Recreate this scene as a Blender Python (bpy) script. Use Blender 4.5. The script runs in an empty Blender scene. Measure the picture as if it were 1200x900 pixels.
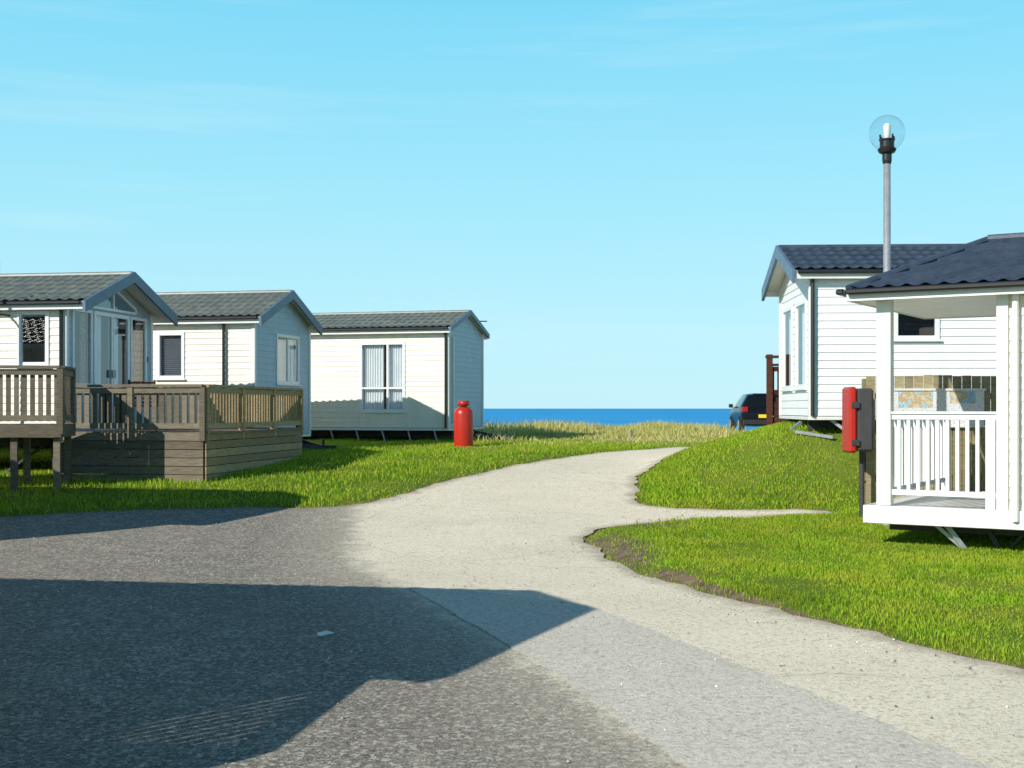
import bpy, math, random
import numpy as np
from mathutils import Vector, Matrix
random.seed(4); rng=np.random.default_rng(7)
S=bpy.context.scene
S.view_settings.view_transform='Standard'; S.view_settings.look='None'; S.view_settings.exposure=0
SUN_AZ=math.radians(45); SUN_EL=math.radians(31)
# ------------------------------------------------------------------ materials
def newmat(name):
    m=bpy.data.materials.new(name); m.use_nodes=True
    nt=m.node_tree; b=nt.nodes['Principled BSDF']; return m,nt,b
def N(nt,t,**k):
    n=nt.nodes.new(t)
    for a,v in k.items(): setattr(n,a,v)
    return n
def noise(nt,scale,detail=4,rough=.6,coord='Object',vec=None,sc=None):
    if vec is None:
        tc=N(nt,'ShaderNodeTexCoord'); vec=tc.outputs[coord]
    if sc:
        mp=N(nt,'ShaderNodeMapping'); mp.inputs['Scale'].default_value=sc
        nt.links.new(vec,mp.inputs[0]); vec=mp.outputs[0]
    n=N(nt,'ShaderNodeTexNoise'); n.inputs['Scale'].default_value=scale
    n.inputs['Detail'].default_value=detail; n.inputs['Roughness'].default_value=rough
    nt.links.new(vec,n.inputs['Vector']); return n.outputs['Fac']
def ramp(nt,fac,stops,interp='LINEAR'):
    r=N(nt,'ShaderNodeValToRGB'); e=r.color_ramp.elements; r.color_ramp.interpolation=interp
    while len(e)<len(stops): e.new(.5)
    for i,(p,c) in enumerate(stops):
        e[i].position=p; e[i].color=c if len(c)==4 else (*c,1)
    nt.links.new(fac,r.inputs[0]); return r.outputs[0]
def mix(nt,fac,a,b,mode='MIX'):
    m=N(nt,'ShaderNodeMix',data_type='RGBA',blend_type=mode)
    for s,v in ((m.inputs[0],fac),(m.inputs[6],a),(m.inputs[7],b)):
        if hasattr(v,'is_output'): nt.links.new(v,s)
        else: s.default_value=v if not isinstance(v,tuple) else (v if len(v)==4 else (*v,1))
    return m.outputs[2]
def bump(nt,b,h,st=.3,dist=.02):
    n=N(nt,'ShaderNodeBump'); n.inputs['Strength'].default_value=st; n.inputs['Distance'].default_value=dist
    nt.links.new(h,n.inputs['Height']); nt.links.new(n.outputs[0],b.inputs['Normal'])
def mth(nt,op,a,b=None,clamp=False):
    n=N(nt,'ShaderNodeMath',operation=op); n.use_clamp=clamp
    for i,v in enumerate((a,b)):
        if v is None: continue
        if hasattr(v,'is_output'): nt.links.new(v,n.inputs[i])
        else: n.inputs[i].default_value=v
    return n.outputs[0]
def paint(name,col,rough=.45,var=.12,scale=3,grime=True,metal=0,spec=.5):
    m,nt,b=newmat(name)
    n=noise(nt,scale,6)
    d=tuple(c*(1-var) for c in col[:3]); l=tuple(min(1,c*(1+var*.4)) for c in col[:3])
    c=ramp(nt,n,[(.35,d),(.65,l)])
    if grime:
        n2=noise(nt,2.2,7,.7,sc=(3,3,.5))
        g=ramp(nt,n2,[(.45,(0,0,0)),(.8,(1,1,1))])
        c=mix(nt,mth(nt,'MULTIPLY',g,.25),c,tuple(x*.55 for x in col[:3]))
    nt.links.new(c,b.inputs['Base Color']); b.inputs['Roughness'].default_value=rough
    b.inputs['Metallic'].default_value=metal; b.inputs['Specular IOR Level'].default_value=spec
    return m
def wood(name,c1,c2,rough=.8,sc=(2,2,14)):
    m,nt,b=newmat(name)
    g=N(nt,'ShaderNodeNewGeometry')
    n=noise(nt,3,8,.7,sc=sc)
    c=ramp(nt,n,[(.3,c1),(.7,c2)])
    v=ramp(nt,g.outputs['Random Per Island'],[(0,(.6,.6,.6)),(1,(1.0,1.0,1.0))])
    c=mix(nt,1.0,c,v,'MULTIPLY')
    nt.links.new(c,b.inputs['Base Color']); b.inputs['Roughness'].default_value=rough
    b.inputs['Specular IOR Level'].default_value=.2
    bump(nt,b,n,.3,.01); return m
def glassmat(name,tint=(.9,.95,1),gl=.10,edge=.8,pw=3.0):
    m,nt,b=newmat(name); nt.nodes.remove(b)
    out=[n for n in nt.nodes if n.type=='OUTPUT_MATERIAL'][0]
    t=N(nt,'ShaderNodeBsdfTransparent'); t.inputs[0].default_value=(*tint,1)
    g=N(nt,'ShaderNodeBsdfGlossy'); g.inputs['Roughness'].default_value=.02
    lw=N(nt,'ShaderNodeLayerWeight'); lw.inputs[0].default_value=.5
    f=mth(nt,'ADD',mth(nt,'MULTIPLY',mth(nt,'POWER',lw.outputs['Facing'],pw),edge),gl,True)
    mx=N(nt,'ShaderNodeMixShader'); nt.links.new(f,mx.inputs[0])
    nt.links.new(t.outputs[0],mx.inputs[1]); nt.links.new(g.outputs[0],mx.inputs[2])
    nt.links.new(mx.outputs[0],out.inputs[0]); return m
M={}
M['cream']=paint('cream_cladding',(.86,.815,.715),.5,.05)
M['cream2']=paint('cream_cladding_warm',(.88,.83,.715),.5,.05)
M['white']=paint('white_cladding',(.86,.87,.88),.45,.04)
M['bluegrey_shade']=paint('painted_shade_cladding',(.40,.52,.63),.5,.06)  # gable ends: the blue of the shaded side is put into the base colour
M['upvc']=paint('white_upvc',(.82,.83,.84),.3,.02,grime=False)
M['trimw']=paint('white_trim',(.82,.81,.78),.4,.05)
M['trimd']=paint('slate_trim',(.11,.18,.26),.45,.15)
M['trimblk']=paint('black_plastic',(.02,.02,.022),.4,.2)
M['chassis']=paint('chassis_steel',(.05,.05,.055),.6,.3,8)
M['galv']=paint('galvanised_steel',(.45,.47,.49),.45,.15,12,metal=.5)
M['interior']=paint('interior_board',(.10,.08,.07),.8,.2,grime=False)
M['curtain']=paint('curtain_cloth',(.82,.82,.80),.9,.06,grime=False)
M['blind']=paint('grey_blind',(.10,.11,.13),.7,.1,grime=False)
m,nt,b=newmat('patterned_curtain'); n=noise(nt,14,3,.6)
c=ramp(nt,n,[(.40,(.25,.11,.07)),(.5,(.55,.40,.30)),(.6,(.30,.16,.12))]); nt.links.new(c,b.inputs['Base Color']); b.inputs['Roughness'].default_value=.9; M['curtainb']=m
M['glass']=glassmat('window_glass')
M['rubber']=paint('tyre_rubber',(.02,.02,.02),.8,.2)
M['wood']=wood('weathered_deck_wood',(.14,.115,.085),(.31,.26,.19))
M['woodlit']=wood('painted_sunlit_deck_wood',(.28,.19,.10),(.62,.45,.25))  # lighter copy of the deck wood, warm sunlight put into its colour
M['woodf']=wood('fence_wood',(.27,.23,.13),(.52,.45,.27))
M['woodb']=wood('brown_stained_wood',(.05,.02,.013),(.11,.042,.027))
md,nt,b=newmat('dark_glass'); b.inputs['Base Color'].default_value=(.02,.03,.04,1); b.inputs['Roughness'].default_value=.05
M['glassd']=md
def roofmat(name,a,b_):
    m,nt,b=newmat(name)
    n=noise(nt,5,6); n2=noise(nt,.8,3)
    c=ramp(nt,n,[(.3,a),(.7,b_)])
    c=mix(nt,mth(nt,'MULTIPLY',n2,.5),c,tuple(x*.6 for x in a))
    nt.links.new(c,b.inputs['Base Color']); b.inputs['Roughness'].default_value=.42
    n3=noise(nt,60,2); bump(nt,b,n3,.15,.01); return m
M['roofg']=roofmat('tile_sheet_greygreen',(.13,.15,.135),(.25,.27,.235))
M['roofb']=roofmat('tile_sheet_slate',(.035,.055,.085),(.08,.105,.15))
# ------------------------------------------------------------------ mesh builder
class MB:
    def __init__(s): s.v=[]; s.f=[]
    def quad(s,*p):
        i=len(s.v); s.v+= [tuple(q) for q in p]; s.f.append(tuple(range(i,i+len(p))))
    def box(s,x0,x1,y0,y1,z0,z1):
        x0,x1=min(x0,x1),max(x0,x1); y0,y1=min(y0,y1),max(y0,y1); z0,z1=min(z0,z1),max(z0,z1)
        i=len(s.v)
        s.v+=[(x,y,z) for z in (z0,z1) for y in (y0,y1) for x in (x0,x1)]
        s.f+=[tuple(i+k for k in q) for q in ((0,2,3,1),(4,5,7,6),(0,1,5,4),(2,6,7,3),(0,4,6,2),(1,3,7,5))]
    def beam(s,p,q,w,h,up=(0,0,1)):
        p=Vector(p);q=Vector(q);d=(q-p).normalized(); up=Vector(up)
        if abs(d.dot(up))>.98: up=Vector((0,1,0))
        a=d.cross(up).normalized()*w/2; b=a.cross(d).normalized()*h/2
        i=len(s.v)
        for c in (p,q):
            for k,l in ((-1,-1),(1,-1),(1,1),(-1,1)): s.v.append(tuple(c+a*k+b*l))
        s.f+=[tuple(i+k for k in t) for t in ((0,1,2,3),(7,6,5,4),(0,4,5,1),(1,5,6,2),(2,6,7,3),(3,7,4,0))]
    def cyl(s,p,q,r,r2=None,n=14):
        r2=r if r2 is None else r2
        p=Vector(p);q=Vector(q);d=(q-p).normalized(); up=Vector((0,0,1)) if abs(d.z)<.9 else Vector((1,0,0))
        a=d.cross(up).normalized(); b=a.cross(d)
        i=len(s.v)
        for c,rr in ((p,r),(q,r2)):
            for k in range(n):
                t=2*math.pi*k/n; s.v.append(tuple(c+(a*math.cos(t)+b*math.sin(t))*rr))
        for k in range(n): s.f.append((i+k,i+(k+1)%n,i+n+(k+1)%n,i+n+k))
        s.f.append(tuple(i+k for k in range(n))[::-1]); s.f.append(tuple(i+n+k for k in range(n)))
    def lathe(s,cx,cy,prof,n=24):
        i=len(s.v)
        for r,z in prof:
            for k in range(n):
                t=2*math.pi*k/n; s.v.append((cx+r*math.cos(t),cy+r*math.sin(t),z))
        for j in range(len(prof)-1):
            for k in range(n):
                s.f.append((i+j*n+k,i+j*n+(k+1)%n,i+(j+1)*n+(k+1)%n,i+(j+1)*n+k))
    def obj(s,name,mat,parent=None,bevel=0,smooth=False):
        me=bpy.data.meshes.new(name); me.from_pydata(s.v,[],s.f); me.update()
        o=bpy.data.objects.new(name,me); S.collection.objects.link(o)
        me.materials.append(mat)
        if parent: o.parent=parent
        if smooth: me.polygons.foreach_set('use_smooth',[True]*len(me.polygons))
        if bevel:
            b=o.modifiers.new('b','BEVEL'); b.width=bevel; b.segments=1; b.limit_method='ANGLE'
        return o
def empty(name,x,y,z=0,rot=0):
    e=bpy.data.objects.new(name,None); e.location=(x,y,z); e.rotation_euler=(0,0,rot)
    S.collection.objects.link(e); e.empty_display_size=.3; return e
# ------------------------------------------------------------------ terrain height
ys=np.linspace(-80,140,2201)
gp=np.interp(ys,[-80,13,16,18,20,22,27,31,40,47,51,56,66,90,120,140],[0,0,.06,.13,.26,.4,.6,.7,.74,.68,.40,-1.5,-9,-27,-34,-36])
ker=np.exp(-np.linspace(-2,2,31)**2); ker/=ker.sum()
gp=np.convolve(np.pad(gp,15,mode='edge'),ker,mode='valid')
def ss(t): t=np.clip(t,0,1); return t*t*(3-2*t)
def gz(x,y):
    x=np.asarray(x,float); y=np.asarray(y,float)
    z=np.interp(y+.0*x,ys,gp)
    z=z+.90*ss((x-2.1)/3.4)*ss((y-18.1)/4.0)*(1-ss((y-22.8)/(6.2+3*ss((x-6)/3))))
    z=z+.04*np.sin(x*.7+1)*np.sin(y*.5)*ss((y-30)/6)+.08*np.sin(x*1.3+y*.4)*np.sin(y*.9+.5*x)*ss((y-34)/5)*(1-ss((x-6)/3))
    z=z+.25*ss((y-38)/5)*ss((-x+1)/8)*(1-ss((y-50)/6))
    return z
def g1(x,y): return float(gz(x,y))
road=[(-30,-30),(-30,16.6),(-10,16.9),(-6.9,17.4),(-5.6,18.2),(-3.8,18.5),(-2.6,18.4),(-1.95,19.4),(-1.14,21.4),(-.3,23.6),(.69,25.8),(2.3,28.5),(4.2,30.3),(7,32.2),(8,35),(7.4,40),(7.2,49),(16,49),(30,49),(30,36),(14,36),(11,32),(7.6,29.3),(5.2,28.1),(3.7,26.4),(2.7,24.2),(2.15,22),(1.95,20),(1.8,18.9),(2.3,18.35),(3.3,18.2),(4.6,18.2),(4.6,17.75),(3.4,17.5),(2.2,17.1),(1.3,16.5),(.9,15.6),(.88,14.6),(1.0,13.4),(1.35,12.0),(2.02,10.2),(2.67,8.9),(3.1,7.8),(3.7,6.5),(5,4),(8,-2),(12,-30)]
P=[]
for i in range(len(road)):
    a=np.array(road[i]);b=np.array(road[(i+1)%len(road)]); n=max(1,int(np.linalg.norm(b-a)/.22)) if a[1]>3 or b[1]>3 else 4
    n=min(n,80)
    for k in range(n): P.append(a+(b-a)*k/n)
P=np.array(P)
for _ in range(3):
    Q=(np.roll(P,1,0)+2*P+np.roll(P,-1,0))/4; P=Q
s_=np.arange(len(P))
wob=.03*np.sin(s_*1.13)+.03*np.sin(s_*2.37+1)+.04*np.sin(s_*.41+2)+rng.normal(0,.02,len(P))
T=np.roll(P,-1,0)-np.roll(P,1,0); T/=np.linalg.norm(T,axis=1)[:,None]+1e-9
P=P+np.stack([T[:,1],-T[:,0]],1)*wob[:,None]
def sdist(x,y,P,want_cp=False):
    """positive inside"""
    x=np.ravel(x);y=np.ravel(y); n=len(x); out=np.empty(n); cp=np.empty((n,2))
    A=P;B=np.roll(P,-1,0); D=B-A; L2=(D**2).sum(1)+1e-12
    for s in range(0,n,4000):
        px=x[s:s+4000,None];py=y[s:s+4000,None]
        t=np.clip(((px-A[:,0])*D[:,0]+(py-A[:,1])*D[:,1])/L2,0,1)
        cx=A[:,0]+t*D[:,0];cy=A[:,1]+t*D[:,1]; d=(px-cx)**2+(py-cy)**2
        j=d.argmin(1); r=np.arange(len(j))
        cond=((A[:,1]>py)!=(B[:,1]>py))&(px<(B[:,0]-A[:,0])*(py-A[:,1])/(B[:,1]-A[:,1]+1e-12)+A[:,0])
        ins=cond.sum(1)%2==1
        out[s:s+4000]=np.where(ins,1,-1)*np.sqrt(d[r,j]); cp[s:s+4000,0]=cx[r,j];cp[s:s+4000,1]=cy[r,j]
    return (out,cp) if want_cp else out
LX=np.arange(-14,14.01,.1); LY=np.arange(4,54.01,.1)
gXX,gYY=np.meshgrid(LX,LY); LUT=sdist(gXX,gYY,P).reshape(gXX.shape)
def sdq(x,y):
    fx=np.clip((x-LX[0])/.1,0,len(LX)-1.001);fy=np.clip((y-LY[0])/.1,0,len(LY)-1.001)
    i=fx.astype(int);j=fy.astype(int);u=fx-i;v=fy-j
    return LUT[j,i]*(1-u)*(1-v)+LUT[j,i+1]*u*(1-v)+LUT[j+1,i]*(1-u)*v+LUT[j+1,i+1]*u*v
def axis(segs):
    a=[]
    for s,e,st in segs: a+=list(np.arange(s,e-1e-6,st))
    a.append(segs[-1][1]); return np.array(a)
def vnoise(x,y,f,seed):
    r=np.random.default_rng(seed); o=0
    for k in range(7):
        a=r.uniform(0,6.28); ff=f*r.uniform(.6,1.7); o=o+np.sin(x*math.cos(a)*ff+y*math.sin(a)*ff+r.uniform(0,6.28))
    return o/7*1.6
gx=axis([(-400,-60,40),(-60,-16,2),(-16,-9,.5),(-9,9,.125),(9,20,.5),(20,60,2),(60,400,40)])
gy=axis([(-80,0,4),(0,5,.5),(5,32,.125),(32,56,.4),(56,140,3)])
X,Y=np.meshgrid(gx,gy); xr,yr=X.ravel(),Y.ravel()
sd=sdist(xr,yr,P)
z=gz(xr,yr)+np.where(sd>0,-.02,-.02+.05*ss(-sd/.3))+np.where(sd<-.1,.012*vnoise(xr,yr,5,3),0)
def dirtf(x,y,sd):
    d=np.clip(1-(-sd)/.16,0,1)
    d=np.maximum(d,np.exp(-(((x-1.25)/.45)**2+((y-14.1)/1.6)**2))*1.05)
    d=np.maximum(d,.95*np.exp(-(((x-1.9)/.7)**2+((y-16.5)/.45)**2)))
    d=np.maximum(d,np.exp(-((x-(1.45+(12-y)*.28+.12))/.15)**2)*((y<12.5)&(y>7)))
    return d
dirt=dirtf(xr,yr,sd)
dune=ss((yr-27)/5+.6*vnoise(xr,yr,.8,5))*np.where(xr>6.5,ss((yr-33)/4),1)
def gridmesh(name,xr,yr,z,nx,ny,keep=None):
    me=bpy.data.meshes.new(name)
    i=np.arange(nx-1)[None,:]+np.arange(ny-1)[:,None]*nx; i=i.ravel()
    F=np.stack([i,i+1,i+nx+1,i+nx],1)
    if keep is not None: F=F[keep(F)]
    me.from_pydata(np.stack([xr,yr,z],1).tolist(),[],F.tolist()); me.update()
    me.polygons.foreach_set('use_smooth',[True]*len(me.polygons)); return me
def attr(me,name,val):
    a=me.attributes.new(name,'FLOAT','POINT'); a.data.foreach_set('value',np.asarray(val,dtype=np.float32))
me=gridmesh('ground',xr,yr,z,len(gx),len(gy))
attr(me,'dirt',dirt); attr(me,'dune',dune)
ground=bpy.data.objects.new('ground',me); S.collection.objects.link(ground)
m,nt,b=newmat('grass_ground')
n1=noise(nt,1.3,5); n2=noise(nt,25,5,.75); n3=noise(nt,6,6,.7)
c=ramp(nt,n2,[(.3,(.05,.08,.008)),(.5,(.12,.19,.018)),(.72,(.22,.28,.035))])
c=mix(nt,mth(nt,'MULTIPLY',ramp(nt,n1,[(.4,(0,0,0)),(.65,(1,1,1))]),.45),c,(.24,.24,.045))
ad=N(nt,'ShaderNodeAttribute',attribute_name='dune'); ai=N(nt,'ShaderNodeAttribute',attribute_name='dirt')
dc=ramp(nt,n3,[(.3,(.20,.20,.04)),(.55,(.42,.37,.13)),(.75,(.55,.47,.24))])
c=mix(nt,ad.outputs['Fac'],c,dc)
so=ramp(nt,n3,[(.3,(.10,.07,.045)),(.7,(.32,.24,.155))])
f=mth(nt,'ADD',ai.outputs['Fac'],mth(nt,'MULTIPLY',mth(nt,'SUBTRACT',n3,.5),1.2))
f=ramp(nt,f,[(.38,(0,0,0)),(.55,(1,1,1))])
c=mix(nt,f,c,so)
nt.links.new(c,b.inputs['Base Color']); b.inputs['Roughness'].default_value=.95; b.inputs['Specular IOR Level'].default_value=.1
bump(nt,b,n2,.6,.03); me.materials.append(m)
# ------------------------------------------------------------------ road
rx=axis([(-30,-9,1),(-9,10,.16),(10,30,.6)]); ry=axis([(-30,4,1.5),(4,32,.16),(32,50,.35)])
X,Y=np.meshgrid(rx,ry); xr,yr=X.ravel(),Y.ravel()
sd,cp=sdist(xr,yr,P,True)
keepv=sd>-.0
xx=np.where(keepv,xr,cp[:,0]); yy=np.where(keepv,yr,cp[:,1])
def kp(F): return (keepv[F].sum(1)>=1)
zz=gz(xx,yy)+.004*vnoise(xx,yy,2,9)
import bmesh
def cleanloose(me):
    bm=bmesh.new(); bm.from_mesh(me); bmesh.ops.delete(bm,geom=[v for v in bm.verts if not v.link_faces],context='VERTS'); bm.to_mesh(me); bm.free()
me=gridmesh('road',xx,yy,zz,len(rx),len(ry),kp)
tarP=np.array([(-60,-60),(-60,30),(-2.3,20),(-2.25,18),(-2.0,16),(-1.8,14.2),(-1.5,12.6),(-.95,11.3),(-.4,9.7),(-.06,8.6),(.25,7.6),(.53,6.6),(.75,5.7),(1.4,3),(2,-60)])
tsd=sdist(xx,yy,tarP); attr(me,'tar',np.clip(tsd,-3,3)); attr(me,'edge',np.clip(sd,0,2))
ro=bpy.data.objects.new('road',me); S.collection.objects.link(ro)
cleanloose(me)
def roadmat(name,patch=False):
    m,nt,b=newmat(name)
    tc=N(nt,'ShaderNodeTexCoord')
    agg=noise(nt,60,3,.9); agg2=noise(nt,22,5,.8); big=noise(nt,.55,5,.6); mid=noise(nt,3.2,6,.7)
    vo=N(nt,'ShaderNodeTexVoronoi'); vo.inputs['Scale'].default_value=42; nt.links.new(tc.outputs['Object'],vo.inputs['Vector'])
    vc=N(nt,'ShaderNodeSeparateColor'); nt.links.new(vo.outputs['Color'],vc.inputs[0])
    grit=mth(nt,'ADD',mth(nt,'MULTIPLY',agg,.55),mth(nt,'MULTIPLY',agg2,.45))
    beige=ramp(nt,grit,[(.34,(.32,.25,.16)),(.43,(.74,.63,.45)),(.51,(.92,.83,.64)),(.62,(1,.95,.80))])
    tar=ramp(nt,grit,[(.38,(.05,.048,.045)),(.47,(.17,.155,.135)),(.54,(.34,.305,.25)),(.63,(.66,.59,.47))])
    if patch:
        c=ramp(nt,grit,[(.36,(.46,.42,.35)),(.5,(.72,.66,.55)),(.64,(.88,.82,.71))])
    else:
        a=N(nt,'ShaderNodeAttribute',attribute_name='tar')
        w=mth(nt,'ADD',a.outputs['Fac'],mth(nt,'MULTIPLY',mth(nt,'SUBTRACT',mid,.5),.9))
        w2=ramp(nt,mth(nt,'ADD',mth(nt,'MULTIPLY',w,.45),.5),[(.42,(0,0,0)),(.56,(.75,.75,.75)),(.95,(1,1,1))])
        c=mix(nt,w2,beige,tar)
        wt=ramp(nt,mid,[(.5,(0,0,0)),(.75,(1,1,1))])
        c=mix(nt,mth(nt,'MULTIPLY',wt,.25),c,beige)
    chip=ramp(nt,vc.outputs[0],[(.0,(1,1,1)),(.13,(1,1,1)),(.15,(0,0,0))])
    c=mix(nt,mth(nt,'MULTIPLY',chip,.30),c,(.24,.20,.15))
    chip2=ramp(nt,vc.outputs[1],[(.84,(0,0,0)),(.86,(1,1,1))])
    c=mix(nt,mth(nt,'MULTIPLY',chip2,.32),c,(.95,.88,.74))
    c=mix(nt,mth(nt,'MULTIPLY',ramp(nt,big,[(.42,(0,0,0)),(.66,(1,1,1))]),.14),c,(.30,.25,.18))
    st=ramp(nt,mid,[(.3,(1,1,1)),(.42,(0,0,0))])
    c=mix(nt,mth(nt,'MULTIPLY',st,.2),c,(.22,.18,.12))
    if not patch:
        v2=N(nt,'ShaderNodeTexVoronoi',feature='DISTANCE_TO_EDGE'); v2.inputs['Scale'].default_value=.22
        wv=N(nt,'ShaderNodeVectorMath',operation='ADD'); nn=N(nt,'ShaderNodeTexNoise'); nn.inputs['Scale'].default_value=1.2; nn.inputs['Detail'].default_value=5
        nt.links.new(tc.outputs['Object'],nn.inputs['Vector']); nt.links.new(tc.outputs['Object'],wv.inputs[0]); nt.links.new(nn.outputs['Color'],wv.inputs[1])
        nt.links.new(wv.outputs[0],v2.inputs['Vector'])
        cr=ramp(nt,v2.outputs['Distance'],[(.001,(1,1,1)),(.004,(0,0,0))])
        c=mix(nt,mth(nt,'MULTIPLY',cr,.3),c,(.08,.07,.05))
        e=N(nt,'ShaderNodeAttribute',attribute_name='edge')
        ef=ramp(nt,mth(nt,'ADD',e.outputs['Fac'],mth(nt,'MULTIPLY',mth(nt,'SUBTRACT',mid,.5),.5)),[(.02,(1,1,1)),(.22,(0,0,0))])
        c=mix(nt,mth(nt,'MULTIPLY',ef,.5),c,(.24,.18,.11))
    nt.links.new(c,b.inputs['Base Color']); b.inputs['Roughness'].default_value=.9; b.inputs['Specular IOR Level'].default_value=.15
    h=mth(nt,'ADD',agg2,mth(nt,'MULTIPLY',agg,.8)); bump(nt,b,h,.7,.014)
    return m
me.materials.append(roadmat('worn_road'))
pp=np.array([(-.95,11.45),(.0,10.9),(.62,10.35),(1.1,9.0),(1.5,7.7),(1.85,6.6),(2.3,5.0),(1.2,4.2),(.55,6.5),(.27,7.6),(-.03,8.6),(-.4,9.8)])
PP=[]
for i in range(len(pp)):
    a=pp[i];b_=pp[(i+1)%len(pp)]; n=max(1,int(np.linalg.norm(b_-a)/.15))
    for k in range(n): PP.append(a+(b_-a)*k/n)
PP=np.array(PP)+rng.normal(0,.014,(len(PP),2))
ax_=np.arange(-1.3,2.6,.1); ay_=np.arange(4,11.8,.1); X,Y=np.meshgrid(ax_,ay_); xr,yr=X.ravel(),Y.ravel()
sd2,cp2=sdist(xr,yr,PP,True); kv=sd2>0
xx=np.where(kv,xr,cp2[:,0]);yy=np.where(kv,yr,cp2[:,1])
me=gridmesh('road_patch',xx,yy,gz(xx,yy)+.004*vnoise(xx,yy,2,9)+.005,len(ax_),len(ay_),lambda F:kv[F].sum(1)>=1)
cleanloose(me)
o=bpy.data.objects.new('road_patch',me); S.collection.objects.link(o); me.materials.append(roadmat('road_patch_asphalt',True))
# loose gravel on the road
n=26000; x=rng.uniform(-7,7,n); y=rng.uniform(5,26,n); s=sdq(x,y); td=sdist(x,y,tarP)
keep=(s>.02)&(rng.random(n)<np.where(s<.5,1,.30)*np.where(td>0,.6,1)*np.clip(1.3-(y-5)/22,.2,1)); x,y=x[keep],y[keep]; n=len(x)
r=.0035+.0085*rng.random(n)**3; zc=gz(x,y)+.004*vnoise(x,y,2,9)+r*.4+.004
off=np.array([(1,0,0),(0,1,0),(-1,0,0),(0,-1,0),(0,0,.75),(0,0,-.75)])
V=np.stack([x,y,zc],1)[:,None,:]+off[None]*r[:,None,None]*rng.uniform(.6,1.3,(n,6,1))
a=rng.uniform(0,6.28,n); dx=V[:,:,0]-x[:,None];dy=V[:,:,1]-y[:,None]
V[:,:,0]=x[:,None]+dx*np.cos(a)[:,None]-dy*np.sin(a)[:,None]; V[:,:,1]=y[:,None]+dx*np.sin(a)[:,None]+dy*np.cos(a)[:,None]
F=np.array([(0,1,4),(1,2,4),(2,3,4),(3,0,4),(1,0,5),(2,1,5),(3,2,5),(0,3,5)])
F=(F[None]+(np.arange(n)*6)[:,None,None]).reshape(-1,3)
me=bpy.data.meshes.new('loose_gravel'); me.from_pydata(V.reshape(-1,3).tolist(),[],F.tolist()); me.update()
m,nt,b=newmat('gravel_stone'); g=N(nt,'ShaderNodeNewGeometry')
c=ramp(nt,g.outputs['Random Per Island'],[(0,(.16,.13,.10)),(.4,(.45,.38,.28)),(.8,(.7,.62,.48)),(1,(.85,.8,.7))]); nt.links.new(c,b.inputs['Base Color']); b.inputs['Roughness'].default_value=.9
me.materials.append(m); o=bpy.data.objects.new('loose_gravel',me); S.collection.objects.link(o)
# ------------------------------------------------------------------ sea
sea=MB(); sea.quad((-60000,-60000,-30),(60000,-60000,-30),(60000,60000,-30),(-60000,60000,-30))
m,nt,b=newmat('sea_water')
n=noise(nt,.004,4,.6,sc=(.35,1,1)); n2=noise(nt,.03,6,.7,sc=(.3,1,1))
c=ramp(nt,n,[(.35,(.012,.26,.58)),(.65,(.03,.36,.72))])
nt.links.new(c,b.inputs['Base Color']); b.inputs['Roughness'].default_value=.55; b.inputs['Specular IOR Level'].default_value=.12
bump(nt,b,n2,.6,2.0); sea.obj('sea',m)
# ------------------------------------------------------------------ grass blades
def blades(name,n,x0,x1,y0,y1,hfun,wid,dens,mat,lean=.5):
    x=rng.uniform(x0,x1,n); y=rng.uniform(y0,y1,n)
    vis=np.abs(x)<.44*y+1.5
    x,y=x[vis],y[vis]; s=sdq(x,y); d=dirtf(x,y,s)
    keep=(s<-.01)&(rng.random(len(x))<np.clip(1.15-d*1.05,0.04,1))&(rng.random(len(x))<dens(x,y))
    x,y,s=x[keep],y[keep],s[keep]; n=len(x)
    z=gz(x,y)-.02+.05*ss(-s/.3)-.01
    h=hfun(x,y)*rng.uniform(.55,1.25,n); a=rng.uniform(0,2*math.pi,n); w=wid*rng.uniform(.6,1.3,n)
    la=rng.uniform(0,2*math.pi,n); ll=lean*h*rng.uniform(.1,1,n)
    V=np.empty((n,5,3)); dx,dy=np.cos(a)*w/2,np.sin(a)*w/2
    mx,my=x+np.cos(la)*ll*.35,y+np.sin(la)*ll*.35
    V[:,0]=np.stack([x-dx,y-dy,z],1);V[:,1]=np.stack([x+dx,y+dy,z],1)
    V[:,2]=np.stack([mx+dx*.75,my+dy*.75,z+h*.6],1);V[:,3]=np.stack([mx-dx*.75,my-dy*.75,z+h*.6],1)
    V[:,4]=np.stack([x+np.cos(la)*ll,y+np.sin(la)*ll,z+h],1)
    i=np.arange(n)*5
    me=bpy.data.meshes.new(name); me.vertices.add(n*5); me.vertices.foreach_set('co',V.ravel())
    lv=np.stack([i,i+1,i+2,i+3,i+3,i+2,i+4],1).ravel(); me.loops.add(len(lv)); me.loops.foreach_set('vertex_index',lv.astype(np.int32))
    ls=np.stack([np.arange(n)*7,np.arange(n)*7+4],1).ravel(); me.polygons.add(2*n); me.polygons.foreach_set('loop_start',ls.astype(np.int32))
    me.update(calc_edges=True); me.validate()
    me.materials.append(mat); o=bpy.data.objects.new(name,me); S.collection.objects.link(o); return o
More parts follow.
